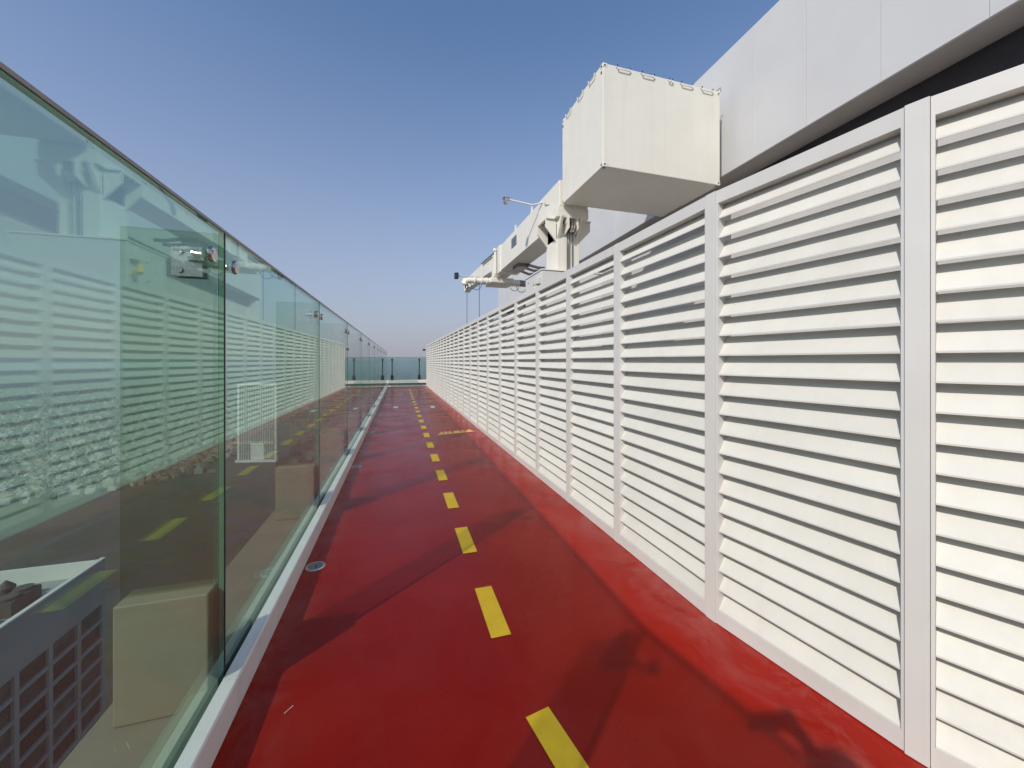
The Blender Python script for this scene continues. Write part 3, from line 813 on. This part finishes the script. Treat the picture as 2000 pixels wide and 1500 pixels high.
# ------------------------------------------------------------------ litter on the track
m = MB(); m.tube([(-0.012, -0.014, 0.003), (0.012, 0.014, 0.003)], 0.0016, 6); m.tube([(0.012, 0.014, 0.003), (0.0145, 0.017, 0.003)], [0.0026, 0.002], 6)
st = m.build('match_stick', 'palepaint'); st.location = (-0.44, 1.86, 0)
tag(st, 'tiny white stick lying on the red track near the kerb', 'litter')

# ------------------------------------------------------------------ photographer, behind the lens (casts the shadow on the track)
def figure():
    th = R(-YAW)
    root = empty('person', (0, 0, 0), th)
    V = []; E = []; Rd = []; reg = []
    def v(p, r, k, par=None):
        V.append(Vector(p)); Rd.append(r); reg.append(k)
        if par is not None: E.append((par, len(V) - 1))
        return len(V) - 1
    B = -0.47
    pel = v((0, B, 0.93), (0.15, 0.11), 1)
    wai = v((0, B, 1.08), (0.135, 0.10), 0, pel)
    che = v((0, B + 0.01, 1.28), (0.16, 0.115), 0, wai)
    upp = v((0, B, 1.40), (0.12, 0.09), 0, che)
    nek = v((0, B + 0.02, 1.475), (0.052, 0.055), 2, upp)
    jaw = v((0, B + 0.045, 1.545), (0.062, 0.072), 2, nek)
    cra = v((0, B + 0.03, 1.63), (0.075, 0.092), 2, jaw)
    cro = v((0, B + 0.02, 1.70), (0.05, 0.062), 2, cra)
    nose = v((0, B + 0.135, 1.595), (0.012, 0.016), 2, cra)
    for s in (-1, 1):
        hip = v((s*0.09, B, 0.88), 0.088, 1, pel)
        kne = v((s*0.115, B + 0.03, 0.49), 0.058, 1, hip)
        cal = v((s*0.12, B - 0.01, 0.33), 0.055, 1, kne)
        ank = v((s*0.125, B - 0.01, 0.09), 0.038, 1, cal)
        toe = v((s*0.15, B + 0.13, 0.04), (0.042, 0.036), 3, ank)
        sho = v((s*0.18, B, 1.385), 0.062, 0, upp)
        if s < 0:
            elb = v((-0.25, B - 0.03, 1.10), 0.045, 0, sho)
            wr = v((-0.26, B + 0.06, 0.86), (0.026, 0.032), 2, elb)
            pal = v((-0.25, B + 0.075, 0.79), (0.018, 0.038), 2, wr)
            for i in range(4):
                k1 = v((-0.25, B + 0.05 + i*0.02, 0.735), 0.009, 2, pal); k2 = v((-0.24, B + 0.052 + i*0.02, 0.705), 0.0085, 2, k1)
                v((-0.23, B + 0.054 + i*0.019, 0.685 - 0.003*abs(i - 1.5)), 0.0075, 2, k2)
            t1 = v((-0.235, B + 0.12, 0.77), 0.0095, 2, pal); v((-0.225, B + 0.13, 0.735), 0.0085, 2, t1)
            continue
        elb = v((s*0.24, B + 0.13, 1.19), 0.048, 0, sho)
        fo = v((s*0.185, B + 0.27, 1.33), 0.042, 2, elb)
        wr = v((s*0.125, -0.085, 1.435), (0.022, 0.028), 2, fo)
        pal = v((s*0.110, -0.050, 1.475), (0.016, 0.030), 2, wr)
        for i in range(4):
            z = 1.452 + i * 0.0185
            k1 = v((s*0.112, -0.024, z + 0.004), 0.0085, 2, pal)
            k2 = v((s*0.096, -0.0085, z + 0.006), 0.008, 2, k1)
            v((s*(0.080 - 0.003*abs(i - 1.5)), -0.0085, z + 0.006), 0.007, 2, k2)
        t1 = v((s*0.088, -0.050, 1.452), 0.0095, 2, pal)
        t2 = v((s*0.068, -0.036, 1.466), 0.009, 2, t1)
        v((s*0.055, -0.0335, 1.484), 0.0078, 2, t2)
    me = bpy.data.meshes.new('body'); me.from_pydata([tuple(p) for p in V], E, [])
    tmp = bpy.data.objects.new('body_cage', me); C.objects.link(tmp)
    sk = tmp.modifiers.new('skin', 'SKIN'); sk.use_smooth_shade = True
    for i, sv in enumerate(me.skin_vertices[0].data):
        r = Rd[i]; sv.radius = r if isinstance(r, tuple) else (r, r); sv.use_root = (i == 0)
    sb = tmp.modifiers.new('sub', 'SUBSURF'); sb.levels = 1; sb.render_levels = 1
    dg = bpy.context.evaluated_depsgraph_get()
    out = bpy.data.meshes.new_from_object(tmp.evaluated_get(dg))
    bpy.data.objects.remove(tmp, do_unlink=True)
    out.name = 'body'; out.materials.clear()
    for k in ('shirt', 'trousers', 'skin', 'shoe'): out.materials.append(M[k])
    for p in out.polygons:
        c = p.center
        best = min(range(len(E)), key=lambda e: (c - (V[E[e][0]] + V[E[e][1]]) / 2).length - 0.3 * (V[E[e][0]] - V[E[e][1]]).length)
        p.material_index = reg[E[best][1]]
        p.use_smooth = True
    zmin = min(q.co.z for q in out.vertices)
    body = link('body', out, root); body.location = (0, 0, 0)
    m = MB()
    rings = []
    for a in range(7):
        el = R(-12 + a * 16)
        rings.append([(0.088*math.cos(el)*math.cos(t), B + 0.018 + 0.105*math.cos(el)*math.sin(t) , 1.64 + 0.10*math.sin(el) - (0.05 if math.sin(t) < -0.2 and a == 0 else 0)) for t in [2*math.pi*q/18 for q in range(18)]])
    vs = [p for rg in rings for p in rg]
    fs = [(a*18+q, a*18+(q+1) % 18, (a+1)*18+(q+1) % 18, (a+1)*18+q) for a in range(6) for q in range(18)] + [tuple(6*18+q for q in range(18))]
    m.add(vs, fs); m.build('hair', 'hair', root, 0, True)
    for s in (-1, 1):
        m = MB(); m.tube([(s*0.03, B + 0.108, 1.622), (s*0.03, B + 0.124, 1.622), (s*0.03, B + 0.128, 1.622)], [0.011, 0.009, 0.003], 10); m.build('eye', 'palepaint', root)
        m = MB(); m.tube([(s*0.074, B + 0.03, 1.60), (s*0.085, B + 0.015, 1.62), (s*0.078, B + 0.02, 1.645)], [0.012, 0.014, 0.008], 8); m.build('ear', 'skin', root, 0, True)
    m = MB(); m.tube([(-0.022, B + 0.118, 1.565), (0, B + 0.124, 1.563), (0.022, B + 0.118, 1.565)], [0.003, 0.005, 0.003], 6); m.build('mouth', 'skin', root)
    tag(root, 'photographer in a dark shirt holding up a phone, casting a shadow on the track', 'person')
    ph = empty('phone', (0, 0, 1.48), th)
    m = MB(); m.box((-0.078, -0.028, -0.038), (0.078, -0.0195, 0.038)); m.build('body', 'dark', ph, 0.003)
    m = MB(); m.tube([(0, -0.0194, 0.02), (0, -0.016, 0.02)], 0.008, 14); m.build('lens', 'glasspanel', ph)
    tag(ph, 'black phone held sideways by the photographer', 'phone')
figure()

# ------------------------------------------------------------------ air: thin haze over the city
hz = MB(); hz.box((-22600, -22600, ZG - 1.0), (22600, 22600, 12.0))
hm, hnt, hb = nmat('haze air'); hnt.nodes.remove(hb)
pv = hnt.nodes.new('ShaderNodeVolumePrincipled')
pv.inputs['Color'].default_value = (0.86, 0.90, 0.98, 1)
pv.inputs['Density'].default_value = 2.8e-4
pv.inputs['Anisotropy'].default_value = 0.2
hnt.links.new(pv.outputs[0], hnt.nodes['Material Output'].inputs['Volume'])
M['haze'] = hm
ho = hz.build('haze', 'haze'); tag(ho, kind='stuff')
